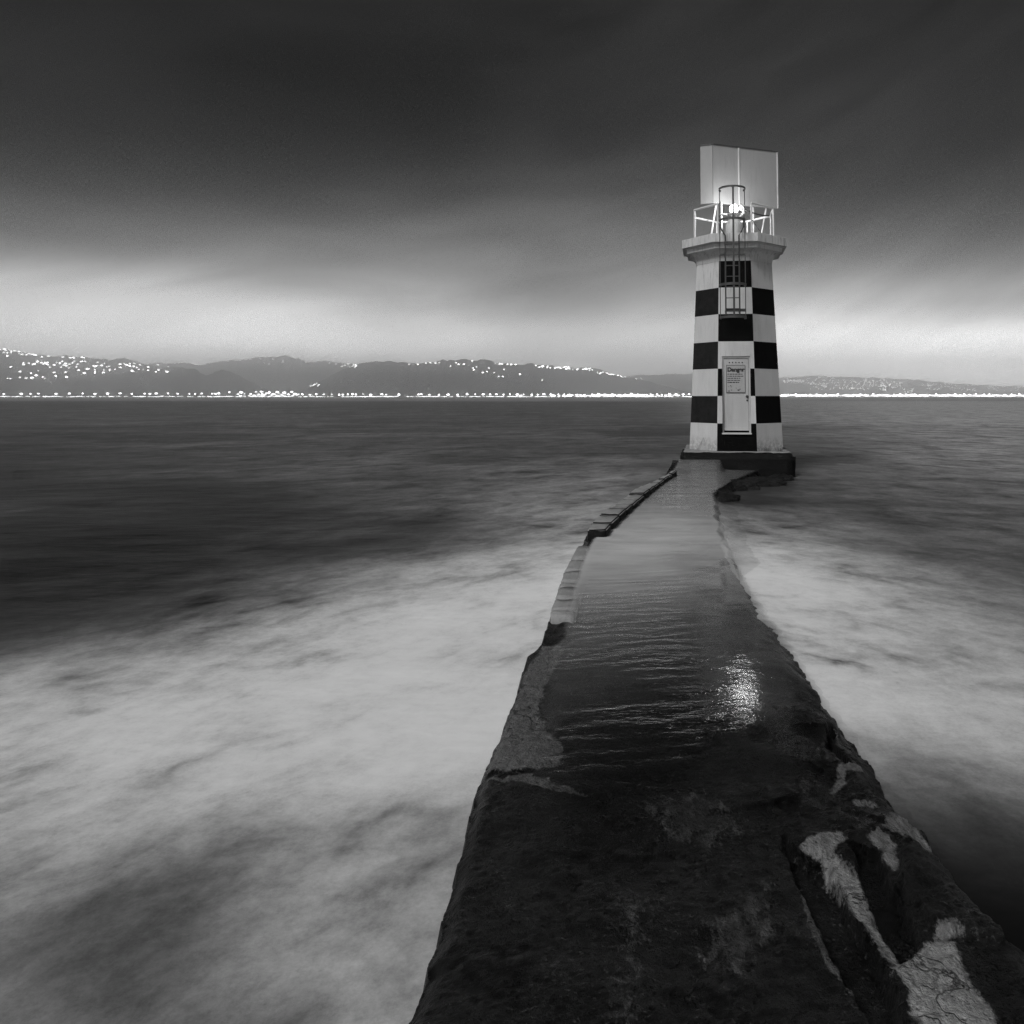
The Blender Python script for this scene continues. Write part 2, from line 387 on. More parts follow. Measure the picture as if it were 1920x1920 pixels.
sun = bpy.data.lights.new('city_glow', 'SUN'); so = bpy.data.objects.new('city_glow', sun); COL.objects.link(so)
sun.energy = 2.45; sun.angle = R(22); sun.color = (1, 1, 1)
so.rotation_euler = Vector((-.95, -1.5, 1.7)).to_track_quat('Z', 'Y').to_euler()

# ------------------------------------------------------------------ sea
ANCH = """0 770 25 300 770 26 700 770 25 1100 770 25 0 850 22 300 850 24 600 850 25 1000 840 25 1250 840 22
0 950 17 200 960 14 400 940 20 700 930 24 1000 920 28 1150 900 30 -300 900 20 -400 1150 14 -400 1350 45 -400 1600 40
0 1050 16 200 1060 18 400 1040 20 600 1020 22 760 1020 11 850 1005 16 950 1000 30 1060 980 48
50 1130 8 150 1150 10 350 1120 25 550 1100 30 750 1080 42 900 1060 52 1030 1050 64 260 1130 14
0 1210 20 150 1220 32 300 1200 42 500 1180 50 700 1160 58 900 1150 62 1000 1130 66
0 1300 52 200 1300 58 400 1280 58 600 1270 60 800 1260 60 950 1250 63
0 1400 60 200 1400 60 400 1370 64 600 1360 62 850 1350 62
0 1500 55 200 1500 56 400 1480 60 600 1470 56 800 1460 60
0 1620 52 200 1600 55 400 1600 42 600 1560 46 750 1580 56 840 1560 36
0 1720 28 200 1720 12 330 1700 18 500 1690 45 700 1700 50 800 1680 40
0 1850 42 150 1820 12 300 1830 14 500 1830 46 700 1860 50 400 2000 40 0 2000 45
1500 770 35 1700 770 42 1900 770 42 1500 850 25 1650 850 35 1900 850 38 2300 850 38 2300 1000 25
1440 930 8 1470 920 9 1550 920 30 1700 930 30 1850 940 33 1500 890 22
1400 990 50 1450 1000 35 1550 1000 35 1700 980 22 1800 970 20 1900 1000 30
1400 1040 62 1480 1060 60 1600 1060 45 1750 1040 30 1900 1060 25 2200 1100 30
1460 1110 68 1550 1130 65 1700 1130 45 1850 1130 35
1520 1200 68 1600 1210 62 1750 1220 50 1900 1220 42
1580 1280 62 1700 1300 58 1850 1300 50 2100 1300 45
1660 1380 50 1750 1380 55 1880 1380 48
1690 1450 22 1780 1450 42 1900 1450 45
1740 1500 8 1830 1500 20 1910 1520 35
1800 1570 2 1900 1580 4 1880 1680 1 1850 1625 1 1920 1640 2 2000 1700 2 2200 1900 3"""
def anchors(txt, z, full, floor):
    v = np.array([float(x) for x in txt.split()]).reshape(-1, 3)
    P = np.array([U(a, b, z)[:2] for a, b, _ in v])
    L = np.array([disp2lin(c/100) for c in v[:, 2]])
    return np.arctan2(P[:, 0], P[:, 1]), np.log(np.hypot(P[:, 0], P[:, 1])), np.clip((L-floor)/(full-floor), 0, 1), np.where(v[:, 1] < 990, 2.3, 1.0)
def spread(x, y, A, sa=.07, sr=.085):
    az = np.arctan2(x, y); lr = np.log(np.maximum(np.hypot(x, y), .3))
    num = np.zeros_like(az); den = np.full_like(az, 1e-9)
    for a, r, v, q in zip(*A):
        k = np.exp(-.5*(((az-a)/sa)**2+((lr-r)/(sr*q))**2))+1e-5/(1+((az-a)/sa)**2+((lr-r)/sr)**2)**1.5
        num += k*v; den += k
    return num/den
A_sea = anchors(ANCH, SEA, .315, .03)
azs = np.concatenate([np.linspace(-R(180), -R(52), 60, endpoint=False), np.linspace(-R(52), R(42), 360, endpoint=False), np.linspace(R(42), R(180), 70, endpoint=False)])
rr = np.concatenate([[.02], np.geomspace(.5, 60, 300), np.geomspace(66, 9400, 70)])
AZ, RR = np.meshgrid(azs, rr)
sx, sy = RR*np.sin(AZ), RR*np.cos(AZ)
sz = SEA+.03*(fbm(sx*.35, sy*.6, 5, 3)-.5)*np.clip(40/RR, 0, 1)
foam = spread(sx, sy, A_sea)
foam = -np.log(1-.93*np.where(RR > 3000, np.minimum(foam, .3), foam))
sea = grid_mesh('sea', np.stack([sx, sy, sz], -1), M_sea, {'foam': foam}, wrap=True); tag(sea, kind='structure')

# ------------------------------------------------------------------ causeway
LEFT = [(700,2150),(751,1920),(782,1848),(814,1761),(845,1664),(867,1582),(897,1457),(931,1388),(947,1348),(977,1277),(993,1227),(1014,1209),(1034,1146),(1059,1073),(1084,1025),(1093,1014),(1112,980),(1157,944),(1202,913),(1236,899),(1262,884)]
RIGHT = [(2190,2150),(2050,1920),(1990,1820),(1914,1732),(1851,1670),(1782,1598),(1754,1557),(1735,1530),(1711,1495),(1690,1483),(1673,1478),(1638,1419),(1627,1392),(1587,1351),(1565,1319),(1524,1270),(1489,1213),(1462,1175),(1430,1140),(1416,1110),(1394,1070),(1366,1028),(1349,977),(1345,930),(1362,918),(1400,895),(1436,882)]
Lp = sorted([tuple(U(*p)[:2])[::-1] for p in LEFT]); Rp = sorted([tuple(U(*p)[:2])[::-1] for p in RIGHT])
YEND = 20.05
Ys = np.concatenate([np.linspace(-2.5, 1.1, 14), np.exp(np.arange(math.log(1.2), math.log(YEND), .0034))])
def edgeX(tab, y, seed):
    ys = np.array([p[0] for p in tab]); xs = np.array([p[1] for p in tab])
    return np.interp(y, ys, xs)
XL = edgeX(Lp, Ys, 1); XR = edgeX(Rp, Ys, 2)
XL = XL+(fbm(Ys*3, Ys*0, 3, 4, .6)-.5)*.035+(fbm(Ys*14, Ys*0, 13, 4, .7)-.5)*.02; XR = XR+(fbm(Ys*2.5, Ys*0, 4, 5, .65)-.5)*.11+(fbm(Ys*11, Ys*0, 14, 4, .7)-.5)*.06
NC = 230
T = np.linspace(0, 1, NC)
DX = XL[:, None]+(XR-XL)[:, None]*T; DY = np.repeat(Ys[:, None], NC, 1)
def in_poly(x, y, poly):                       # soft inside test: signed distance in metres
    P = np.array([U(*p)[:2] for p in poly]); Q = np.roll(P, -1, 0)
    d = np.full(x.shape, 1e9); s = np.zeros(x.shape, bool)
    bb = .4
    msk = (x > P[:, 0].min()-bb) & (x < P[:, 0].max()+bb) & (y > P[:, 1].min()-bb) & (y < P[:, 1].max()+bb)
    xx, yy = x[msk], y[msk]; dd = np.full(xx.shape, 1e9); ss = np.zeros(xx.shape, bool)
    for (ax, ay), (bx, by) in zip(P, Q):
        ex, ey = bx-ax, by-ay; k = np.clip(((xx-ax)*ex+(yy-ay)*ey)/(ex*ex+ey*ey+1e-12), 0, 1)
        dd = np.minimum(dd, np.hypot(xx-ax-k*ex, yy-ay-k*ey))
        ss ^= ((ay > yy) != (by > yy)) & (xx < (bx-ax)*(yy-ay)/(by-ay+1e-12)+ax)
    d[msk] = np.where(ss, -dd, dd); return np.minimum(d, 1.0)
wx = DX+.07*(fbm(DX*8, DY*8, 31, 5, .62)-.5); wy = DY+.07*(fbm(DX*8, DY*8, 41, 5, .62)-.5)
pale = np.zeros_like(DX); tone = np.ones_like(DX); hz = np.zeros_like(DX)
def pale_poly(poly, t, soft=.03, amt=1.0, lift=0.0):
    global pale, tone, hz
    d = in_poly(wx, wy, poly); soft = .012+soft; k = sst(soft, -soft*1.3, d)
    tone = np.where(k > .02, tone*(1-k)+t*k, tone); pale = np.maximum(pale, k*amt)
    if lift: hz += lift*sst(.03, -.01, d)
def dig(poly, depth, soft=.014):
    global hz
    hz -= depth*sst(soft, -soft, in_poly(wx, wy, poly))
# flat concrete strip of the left half, and the washed grey between
pale_poly([(1014,1209),(1062,1212),(1046,1255),(1022,1300),(1008,1345),(1050,1400),(1056,1440),(1000,1450),(905,1446),(931,1388),(947,1348),(977,1277)], .40, .03, .62)
pale_poly([(1505,1590),(1520,1572),(1580,1562),(1590,1575),(1560,1595),(1612,1640),(1650,1720),(1690,1790),(1675,1815),(1655,1800),(1620,1740),(1590,1680),(1565,1630),(1545,1602)], .75, .02)
pale_poly([(1673,1490),(1690,1482),(1712,1497),(1755,1557),(1700,1575),(1660,1560)], .62, .03, .85)
pale_poly([(1600,1500),(1640,1498),(1650,1512),(1605,1515)], .45, .02, .8)
pale_poly([(1625,1575),(1650,1562),(1680,1590),(1675,1635),(1665,1635),(1645,1600)], .62, .015, .85)
pale_poly([(1745,1578),(1783,1600),(1830,1660),(1872,1725),(1862,1722),(1800,1640),(1770,1605)], 1.1, .004)
pale_poly([(1668,1822),(1690,1808),(1725,1770),(1760,1752),(1792,1772),(1835,1855),(1890,1940),(1890,2060),(1760,2060),(1722,1925),(1700,1860)], 1.0, .03, 1.0)
pale_poly([(1570,1440),(1590,1425),(1620,1424),(1592,1450),(1585,1475),(1556,1488)], .42, .02, .8)
pale_poly([(1740,1740),(1800,1735),(1812,1760),(1770,1765)], .6, .02, .6)
pale_poly([(1180,1505),(1330,1480),(1420,1540),(1330,1605),(1230,1575)], .15, .12, .44)
pale_poly([(1140,1640),(1215,1690),(1225,1800),(1180,1960),(1110,1960),(1150,1760)], .12, .10, .46)
pale_poly([(1300,1720),(1450,1625),(1475,1760),(1390,1860),(1310,1800)], .17, .10, .43)
pale_poly([(900,1458),(985,1452),(1040,1470),(1120,1490),(1040,1484),(960,1466)], .32, .004, .6)  # lit edge of the broken step, painted on as a pale line
pale_poly([(1480,1660),(1500,1680),(1580,1800),(1650,1930),(1630,1930),(1540,1790)], .22, .006, .6)
dig([(1462,1565),(1500,1600),(1560,1610),(1600,1720),(1660,1830),(1740,2000),(1660,2000),(1560,1780),(1490,1650)], .08)
dig([(1595,1585),(1640,1605),(1682,1680),(1722,1760),(1690,1800),(1640,1700)], .06)
dig([(1505,1590),(1560,1595),(1612,1640),(1690,1790),(1675,1815),(1590,1680)], .03)
dig([(1553,1345),(1561,1345),(1560,1395),(1592,1424),(1584,1428),(1549,1398)], .10, .012)
hz += .04*sst(.012, -.012, in_poly(wx, wy, [(1680,1610),(1710,1585),(1770,1605),(1850,1700),(1885,1770),(1770,1750),(1700,1690)]))
dig([(1034,1150),(1080,1152),(1070,1210),(1014,1209)], .035, .03)
# flooded dip in the middle of the way
hz -= .06*np.exp(-((DY-9.0)/2.6)**2)
near = sst(5.4, 3.6, DY+.25*(fbm(DX*2, DY*2, 8, 3)-.5)*2)
rgt = sst(.72, .9, (DX-XL[:, None])/(XR-XL)[:, None])
rough = .008+.010*near+.012*rgt*sst(9, 4, DY)
hz += rough*(fbm(DX*5, DY*5, 50, 5, .55)-.5)*2.0
tq = fbm(DX*2.3+DY*1.1, DY*2.0-DX*.8, 140, 4, .55)*9
hz += rgt*sst(6, 4.5, DY)*.055*((np.floor(tq)+sst(.35, .65, tq-np.floor(tq)))/9-.5)
hz += rgt*sst(6, 4.5, DY)*.012*(np.abs(fbm(DX*30, DY*30, 150, 3, .6)-.5)*2-.3)
hz += near*.006*(fbm(DX*26, DY*40, 60, 4, .6)-.5)*2
rub = sst(.05, -.05, in_poly(wx, wy, [(1034,1148),(1082,1150),(1072,1212),(1012,1211)]))
hz += rub*.06*(fbm(DX*9, DY*9, 77, 3)-.45)
# step where the topping has broken away (front edge of the wet concrete)
hz += .014*sst(.02, -.02, in_poly(wx, wy, [(897,1455),(935,1443),(980,1450),(1010,1470),(1100,1485),(1160,1510),(1300,1530),(1500,1500),(1580,1440),(1560,1330),(1500,1200),(1340,1150),(1010,1209),(931,1388)]))
# the way climbs to the foot of the plinth on its left half
xm = U(1347, 905)[0]
hz += .26*sst(18.4, 19.9, DY)*sst(xm+.12+(DY-17)*.14, xm-.05+(DY-17)*.14, DX)
# rounded shoulders
dl = DX-XL[:, None]; dr = XR[:, None]-DX
hz -= .05*np.exp(-(dl/.04)**2)*near+.10*np.exp(-(dr/.09)**2)
K = 9
def skirt(side):
    out = []
    for k in range(1, K+1):
        f = k/K; x0 = XL if side < 0 else XR; z0 = hz[:, 0] if side < 0 else hz[:, -1]
        x = x0+side*(.02+.10*f+.10*(fbm(Ys*4, Ys*0+f*4, 90+side, 4)-.5)*min(1, f*3)); z = z0*(1-f)-1.25*f
        out.append((x, Ys, z))
    return out
Lk = skirt(-1)[::-1]; Rk = skirt(1)
PX = np.concatenate([np.stack([a[0] for a in Lk], 1), DX, np.stack([a[0] for a in Rk], 1)], 1)
PY = np.repeat(Ys[:, None], PX.shape[1], 1)
PZ = np.concatenate([np.stack([a[2] for a in Lk], 1), hz, np.stack([a[2] for a in Rk], 1)], 1)
pad = lambda a, v: np.concatenate([np.full((len(Ys), K), v), a, np.full((len(Ys), K), v)], 1)
way = empty('causeway', 'dark wet stone causeway running from the foreground out to the lighthouse', 'causeway')
grid_mesh('deck', np.stack([PX, PY, PZ], -1), M_stone, {'pale': pad(pale, 0.), 'tone': pad(tone, 1.)}, way)

def slab(poly, z0, z1, bev=.012, sides=False):
    bm = bmesh.new(); vs = [bm.verts.new((p[0], p[1], z1)) for p in poly]; f = bm.faces.new(vs)
    f.normal_update()
    if f.normal.z < 0: bmesh.ops.reverse_faces(bm, faces=[f])
    r = bmesh.ops.extrude_face_region(bm, geom=[f]); bmesh.ops.translate(bm, vec=(0, 0, z0-z1), verts=[v for v in r['geom'] if isinstance(v, bmesh.types.BMVert)])
    bmesh.ops.recalc_face_normals(bm, faces=bm.faces)
    bmesh.ops.bevel(bm, geom=[e for e in bm.edges if any(v.co.z > z1-1e-4 for v in e.verts)], offset=bev, segments=2, affect='EDGES')
    bmesh.ops.subdivide_edges(bm, edges=bm.edges, cuts=3, use_grid_fill=True)
    for v in bm.verts:
        q = float(fbm(np.array(v.co.x*7), np.array(v.co.y*7+v.co.z*5), 21, 3)-.5)
        v.co.x += q*.03; v.co.y += q*.02; v.co.z += q*.03
    bm.normal_update()
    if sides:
        for f in bm.faces: f.material_index = 0 if f.normal.z > .55 else 1  # steep faces take the black: shade painted in below the pale tops
    return bm
LEd = lambda py: np.interp(py, [p[1] for p in LEFT[::-1]], [p[0] for p in LEFT[::-1]])
inn = lambda py: np.interp(py, [1020,1067,1104,1152], [1126,1110,1093,1079])
for a, b in ((1024,1047),(1049,1068),(1070,1090),(1091,1099),(1101,1121),(1123,1142),(1143.5,1149)):
    o = obj('coping_slab', slab([U(LEd(a)-2, a, .035), U(inn(a), a, .035), U(inn(b), b, .035), U(LEd(b)-2, b, .035)], -.4, .035+random.uniform(-.004, .004)), M_coping, way, True)
inn2 = lambda py: np.interp(py, [882,899,918,950,986,1001], [1272,1247,1221,1184,1145,1133])
ys = [884, 889, 894.5, 900, 906.5, 913, 920.5, 929, 938, 948, 959, 971, 985, 998]
for a, b in zip(ys[:-1], ys[1:]):
    zt = .15+random.uniform(-.02, .02)
    b2 = b-(b-a)*.10
    obj('kerb_block', slab([U(LEd(a)-1, a, .12), U(inn2(a), a, .12), U(inn2(b2), b2, .12), U(LEd(b2)-1, b2, .12)], -.5, zt, .02, True), [M_coping_dark, M_crust_shade], way, True)

# water running over the causeway
sel = (Ys > 3.2)
Yw = Ys[sel][::2]; NW = 150
xl = np.interp(Yw, Ys, XL)+.02; xr = np.interp(Yw, Ys, XR)-.08
inl = np.array([np.interp(y, [3.4, 4.0, 4.9, 6.4, 8.8, 12, 20], [.30, .26, .16, .13, .12, .12, .1]) for y in Yw])*1.0
xl = xl+inl
over = sst(8.4, 9.6, Yw)*sst(15.8, 13.6, Yw)*.42             # spills over the right edge where the way lies low
WX = xl[:, None]+((xr+over)-xl)[:, None]*np.linspace(0, 1, NW); WY = np.repeat(Yw[:, None], NW, 1)
FW = """1200 950 46 1280 950 45 1340 950 40 1150 1000 60 1250 1000 64 1330 1000 60 1380 1020 55 1110 1050 58 1180 1050 62 1280 1050 60 1360 1055 36 1120 1090 52 1200 1090 54 1290 1080 46 1360 1090 26
1110 1120 42 1180 1130 33 1260 1120 30 1340 1130 24 1420 1120 22 1090 1170 30 1180 1170 28 1300 1170 24 1420 1170 16 1080 1220 26 1200 1230 22 1330 1230 17 1450 1220 12 1060 1300 19 1200 1300 15 1350 1300 11 1050 1380 13 1200 1380 11 1350 1380 9 1500 1350 8 1200 1450 7 1400 1450 6
1290 900 30 1320 880 28 1400 900 6 1380 930 14 1250 920 38"""
A_w = anchors(FW, 0, .5, .012)
wf = spread(WX, WY, A_w, .05, .10)
u = np.linspace(0, 1, NW)[None, :]
front = sst(3.55, 4.15, WY+.5*(fbm(WX*2.5, WY*2.5, 15, 4)-.5)+.25*np.abs(WX-.3))
fx0 = (WX-xl[:, None])/(xr-xl)[:, None]
front = sst(3.55, 4.15, WY-.80*sst(.42, .62, fx0)+.5*(fbm(WX*2.5, WY*2.5, 15, 4)-.5)+.25*np.abs(WX-.3))
edge_ = ((xr-xl)/(xr+over-xl))[:, None]
side = sst(0, .03, u)*np.where(over[:, None] > .02, sst(1, .80, u+.10*(fbm(WX*5, WY*4, 33, 4)-.5)), sst(1, .93, u))
wz = .040+.0*WY
dkz = np.stack([np.interp(WX[i], DX[np.argmin(abs(Ys-y))], hz[np.argmin(abs(Ys-y))]) for i, y in enumerate(Yw)])
lvl = np.maximum(-.004, .0)+0*WY
wz = np.maximum(np.where(WY > 17.5, dkz+.03, .045), dkz*.55+.03)
wz = wz+.003*(fbm(WX*2, WY*5, 6, 3)-.5)+.013*(WX-.6)*sst(9, 7, WY)+.012*(np.clip(WY, 3.4, 5.6)-3.4)*sst(8.5, 6.5, WY)-.25*sst(.82, 1, u)*0
dk_ = np.clip((WX-xr[:, None])/np.maximum(over[:, None], .02), 0, 1)*(over[:, None] > .02)
wz = wz-(.045+.12*sst(0, 1, dk_))*sst(0, .25, dk_)
ripple = sst(3.5, 4.3, WY)*(.35+.65*sst(8.5, 5.5, WY))+.5*sst(11, 15, WY)
fx = (WX-xl[:, None])/(xr-xl)[:, None]
swell = .05+.95*sst(.74, .50, fx)
wash = grid_mesh('wash_water', np.stack([WX, WY, wz], -1), M_wash, {'foam': wf*side, 'far': sst(8, 12, WY), 'wet': front*sst(0, .10, u+.10*(fbm(WX*9, WY*9, 71, 4, .6)-.5))*sst(1, .97, u)*(dk_ < .02), 'ripple': ripple, 'swell': swell})
tag(wash, kind='structure')

# ------------------------------------------------------------------ plinth, rocks
base = UY(1382, 846, 20.0); TZ = base.z
ROT = R(-6)
ctr = Vector((base.x+1.26*math.sin(-ROT)*1.0, 20.0+1.26*math.cos(ROT), TZ))
def rough_block(sx, sy, z0, z1, amp, seed, bev=.08):
    bm = bmesh.new(); box(bm, (0, 0, (z0+z1)/2), (sx, sy, z1-z0), 0, bev)
    for _ in range(4): bmesh.ops.subdivide_edges(bm, edges=[e for e in bm.edges if e.calc_length() > .09], cuts=1, use_grid_fill=True)
    for v in bm.verts:
        q = fbm(np.array(v.co.x*4+v.co.z*3), np.array(v.co.y*4+v.co.z*5), seed, 4, .6)-.5
        n = Vector((v.co.x/sx, v.co.y/sy, (v.co.z-(z0+z1)/2)/(z1-z0))); n.normalize()
        v.co += n*float(q)*amp*2
    return bm
pl = empty('plinth', 'dark sea-stained stone block that the checkered lighthouse stands on', 'plinth', (ctr.x, ctr.y, 0), ROT)
obj('block', rough_block(2.98, 2.98, -1.0, TZ-.045, .05, 3), M_crust_shade, pl, True)
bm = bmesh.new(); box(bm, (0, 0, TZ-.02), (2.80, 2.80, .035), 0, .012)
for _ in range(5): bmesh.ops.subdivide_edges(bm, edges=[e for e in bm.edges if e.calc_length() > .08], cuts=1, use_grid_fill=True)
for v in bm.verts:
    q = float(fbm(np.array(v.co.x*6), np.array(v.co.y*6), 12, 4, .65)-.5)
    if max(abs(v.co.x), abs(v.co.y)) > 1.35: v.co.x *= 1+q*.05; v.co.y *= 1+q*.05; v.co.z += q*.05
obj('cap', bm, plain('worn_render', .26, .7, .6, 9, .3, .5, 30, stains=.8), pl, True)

def rock(name, px, py, sx, sy, sz, seed, label, z=SEA):
    bm = bmesh.new(); bmesh.ops.create_icosphere(bm, subdivisions=4, radius=1)
    for v in bm.verts:
        n = v.co.normalized()
        q = fbm(np.array(n.x*1.6+seed), np.array(n.y*1.6+n.z*2.1), seed, 5, .6)
        k = .62+.75*float(q)+.42*float(fbm(np.array(n.x*5+n.z*3), np.array(n.y*6-n.z*4), seed+40, 4, .6)-.5); v.co = Vector((n.x*k*sx, n.y*k*sy, max(n.z*k*sz, -.3)))
    o = obj(name, bm, M_rock, None, True); o.location = U(px, py, z); o.rotation_euler = (0, 0, seed*1.3)
    tag(o, label, 'rock', 'rocks beside the causeway')
rock('rock', 1430, 908, .46, .55, .17, 3, 'largest dark boulder against the right foot of the lighthouse block')
rock('rock', 1388, 915, .42, .45, .18, 5, 'dark wet boulder next along from the largest, half in the foam')
rock('rock', 1464, 900, .30, .3, .14, 8, 'low black rock under the right corner of the lighthouse block')
rock('rock', 1358, 938, .26, .34, .16, 9, 'rounded rock where white wash meets the right edge of the causeway')

# ------------------------------------------------------------------ lighthouse
LH = empty('lighthouse', 'black and white checkered octagonal lighthouse tower with lit lantern', 'lighthouse', ctr, ROT)
rows = [0, .721, 1.444, 2.17, 2.897, 3.634, 4.356, 5.10]
AP = lambda z: 1.26-.045*z
DW, D0, D1 = .372, .48, 2.50                  # door opening
bm = bmesh.new()
def quad(pts, mi):
    f = bm.faces.new([bm.verts.new(p) for p in pts]); f.material_index = mi; return f
for k in range(8):
    ang = R(45*k)
    rot = lambda x, y, z: (x*math.cos(ang)-y*math.sin(ang), x*math.sin(ang)+y*math.cos(ang), z)
    for i in range(7):
        mi = (2 if k == 7 else 1) if (i+k) % 2 == 0 else 0
        zs = [rows[i], rows[i+1]]
        if k == 0: zs = sorted(set(zs+[z for z in (D0, D1) if rows[i] < z < rows[i+1]]))
        for za, zb in zip(zs[:-1], zs[1:]):
            ha, hb = AP(za)*T8, AP(zb)*T8
            if k == 0 and za >= D0-1e-6 and zb <= D1+1e-6:
                for s0, s1 in ((-1, 0), (0, 1)):
                    xa = (-ha, -DW) if s0 < 0 else (DW, ha); xb = (-hb, -DW) if s0 < 0 else (DW, hb)
                    quad([rot(xa[0], -AP(za), za), rot(xa[1], -AP(za), za), rot(xb[1], -AP(zb), zb), rot(xb[0], -AP(zb), zb)], mi)
            else:
                quad([rot(-ha, -AP(za), za), rot(ha, -AP(za), za), rot(hb, -AP(zb), zb), rot(-hb, -AP(zb), zb)], mi)
bmesh.ops.remove_doubles(bm, verts=bm.verts, dist=1e-4)
obj('tower', bm, [M_white, M_black, M_black_worn], LH)
# broach: worn little pyramid on the diagonal faces at the foot
M_broach = plain('worn_white_render', .34, .7, .5, 14, .3, .5, 40, stains=.9)
for k in (3, 5, 7):
    bm = bmesh.new(); a = R(-90+45*k); d = Vector((math.cos(a), math.sin(a), 0)); e = Vector((-d.y, d.x, 0))
    a0 = 1.255
    vs = [bm.verts.new(d*a0-e*.24), bm.verts.new(d*(a0+.10)), bm.verts.new(d*a0+e*.24), bm.verts.new(d*(AP(.36)-.004)+Vector((0, 0, .36)))]
    bm.faces.new((vs[0], vs[1], vs[3])); bm.faces.new((vs[1], vs[2], vs[3]))
    bm.faces.new((vs[2], vs[1], vs[0])); obj('broach', bm, M_broach, LH)
# cornice and gallery
bm = bmesh.new()
cove = [(AP(5.10)-.02, 5.08), (AP(5.1)+.012, 5.085), (AP(5.1)+.012, 5.11)]+[(1.045+.16*(1-math.cos(R(90*k/8))), 5.12+.25*math.sin(R(90*k/8))) for k in range(9)]
cove += [(1.225, 5.385), (1.30, 5.39), (1.30, 5.50), (1.33, 5.512), (1.345, 5.528)]
octloft(bm, cove); obj('cornice', bm, M_white, LH)
bm = bmesh.new(); octloft(bm, [(1.30, 5.53), (1.425, 5.53), (1.43, 5.535), (1.43, 5.755), (1.42, 5.765), (1.2, 5.77)]); obj('gallery', bm, M_white, LH)

# door
DY_ = -1.085
bm = bmesh.new(); yo = lambda z: -AP(z)-.004
def rquad(a, b, c, d): bm.faces.new([bm.verts.new(p) for p in (a, b, c, d)])
for s in (-1, 1): rquad((s*DW, yo(D0), D0), (s*DW, DY_+.02, D0), (s*DW, DY_+.02, D1), (s*DW, yo(D1), D1))
rquad((-DW, yo(D1), D1), (DW, yo(D1), D1), (DW, DY_+.02, D1), (-DW, DY_+.02, D1))
for s in (-1, 1): box(bm, (s*(DW-.022), DY_-.012, (D0+D1)/2), (.042, .05, D1-D0-.004))
box(bm, (0, DY_-.012, D1-.025), (2*DW-.09, .05, .045))
obj('door_frame', bm, M_door, LH)
bm = bmesh.new(); box(bm, (0, (yo(D0)-.05+DY_)/2, D0-.022), (2*DW+.03, DY_-yo(D0)+.05, .042), 0, .006); obj('door_sill', bm, M_white, LH)
door = obj('door', (lambda b: (box(b, (0, DY_+.01, (D0+D1)/2+.01), (2*DW-.10, .04, D1-D0-.08), 0, .004), b)[1])(bmesh.new()), M_door, LH)
bm = bmesh.new()
tube(bm, [(.285, DY_-.01, 1.43), (.285, DY_-.03, 1.43)], .038, 14); tube(bm, [(.285, DY_-.03, 1.43), (.285, DY_-.055, 1.43)], .022, 12)
obj('door_handle', bm, M_steel, door)
bm = bmesh.new(); tube(bm, [(.285, DY_-.01, 1.33), (.285, DY_-.024, 1.33)], .024, 12); obj('door_lock', bm, M_ink, door)
for k in range(5):
    bm = bmesh.new(); tube(bm, [(-.175+k*.085, DY_-.008, 2.335), (-.175+k*.085, DY_-.022, 2.335)], .017, 10); obj('vent_hole', bm, M_ink, door)

# danger sign on the door
def text_mesh(s, size, x, z, bold=0.0):
    cu = bpy.data.curves.new('t', 'FONT'); cu.body = s; cu.size = size; cu.align_x = 'CENTER'; cu.extrude = .0015; cu.offset = bold
    o = bpy.data.objects.new('t', cu); COL.objects.link(o)
    dg = bpy.context.evaluated_depsgraph_get(); me = bpy.data.meshes.new_from_object(o.evaluated_get(dg))
    bpy.data.objects.remove(o); bpy.data.curves.remove(cu)
    bm = bmesh.new(); bm.from_mesh(me); bpy.data.meshes.remove(me)
    bmesh.ops.rotate(bm, cent=(0, 0, 0), matrix=Matrix.Rotation(R(90), 3, 'X'), verts=bm.verts)
    bmesh.ops.translate(bm, vec=(x, 0, z), verts=bm.verts); return bm
SG = empty('danger_sign', 'pale Danger notice board fixed on the lighthouse door', 'sign', LH.matrix_basis @ Vector((0, 0, 0)), ROT)
SG.location = ctr; SG.rotation_euler = (0, 0, ROT)
sx0, sx1, sz0, sz1 = -.265, .245, 1.52, 2.27
ysg = DY_-.014
obj('board', (lambda b: (box(b, ((sx0+sx1)/2, ysg, (sz0+sz1)/2), (sx1-sx0, .008, sz1-sz0), 0, .002), b)[1])(bmesh.new()), M_sign, SG)
bm = text_mesh('Danger', .150, (sx0+sx1)/2, sz1-.175, .004)
bmesh.ops.translate(bm, vec=(0, ysg-.009, 0), verts=bm.verts)
lm = bpy.data.meshes.new('lettering'); bm.to_mesh(lm)
for k, (ox, oz) in enumerate(((.006, 0), (0, .005), (.006, .005))):             # heavy strokes
    n0 = len(bm.verts); bm.from_mesh(lm); bm.verts.ensure_lookup_table()
    bmesh.ops.translate(bm, vec=(ox, -.0006*(k+1), oz), verts=bm.verts[n0:])
obj('lettering', bm, M_ink, SG)
bm = bmesh.new(); yb = ysg-.006
for (c, s) in ((((sx0+sx1)/2, yb, sz1-.008), (sx1-sx0-.006, .004, .012)), (((sx0+sx1)/2, yb, sz0+.010), (sx1-sx0-.006, .004, .022)), ((sx0+.008, yb, (sz0+sz1)/2), (.012, .004, sz1-sz0-.04)), ((sx1-.008, yb, (sz0+sz1)/2), (.012, .004, sz1-sz0-.04))): box(bm, c, s)
obj('border', bm, M_ink, SG)
bm = bmesh.new(); rl = random.Random(3)
for i, wid in enumerate((.43, .45, .34, .36, .34)):            # the small print is too small to read in the photograph
    x = sx0+.035; z = sz1-.245-i*.055
    end = x+wid
    while x < end-.02:
        ln = min(rl.uniform(.03, .09), end-x); box(bm, (x+ln/2, yb, z), (ln, .004, .02 if i < 4 else .026)); x += ln+.014
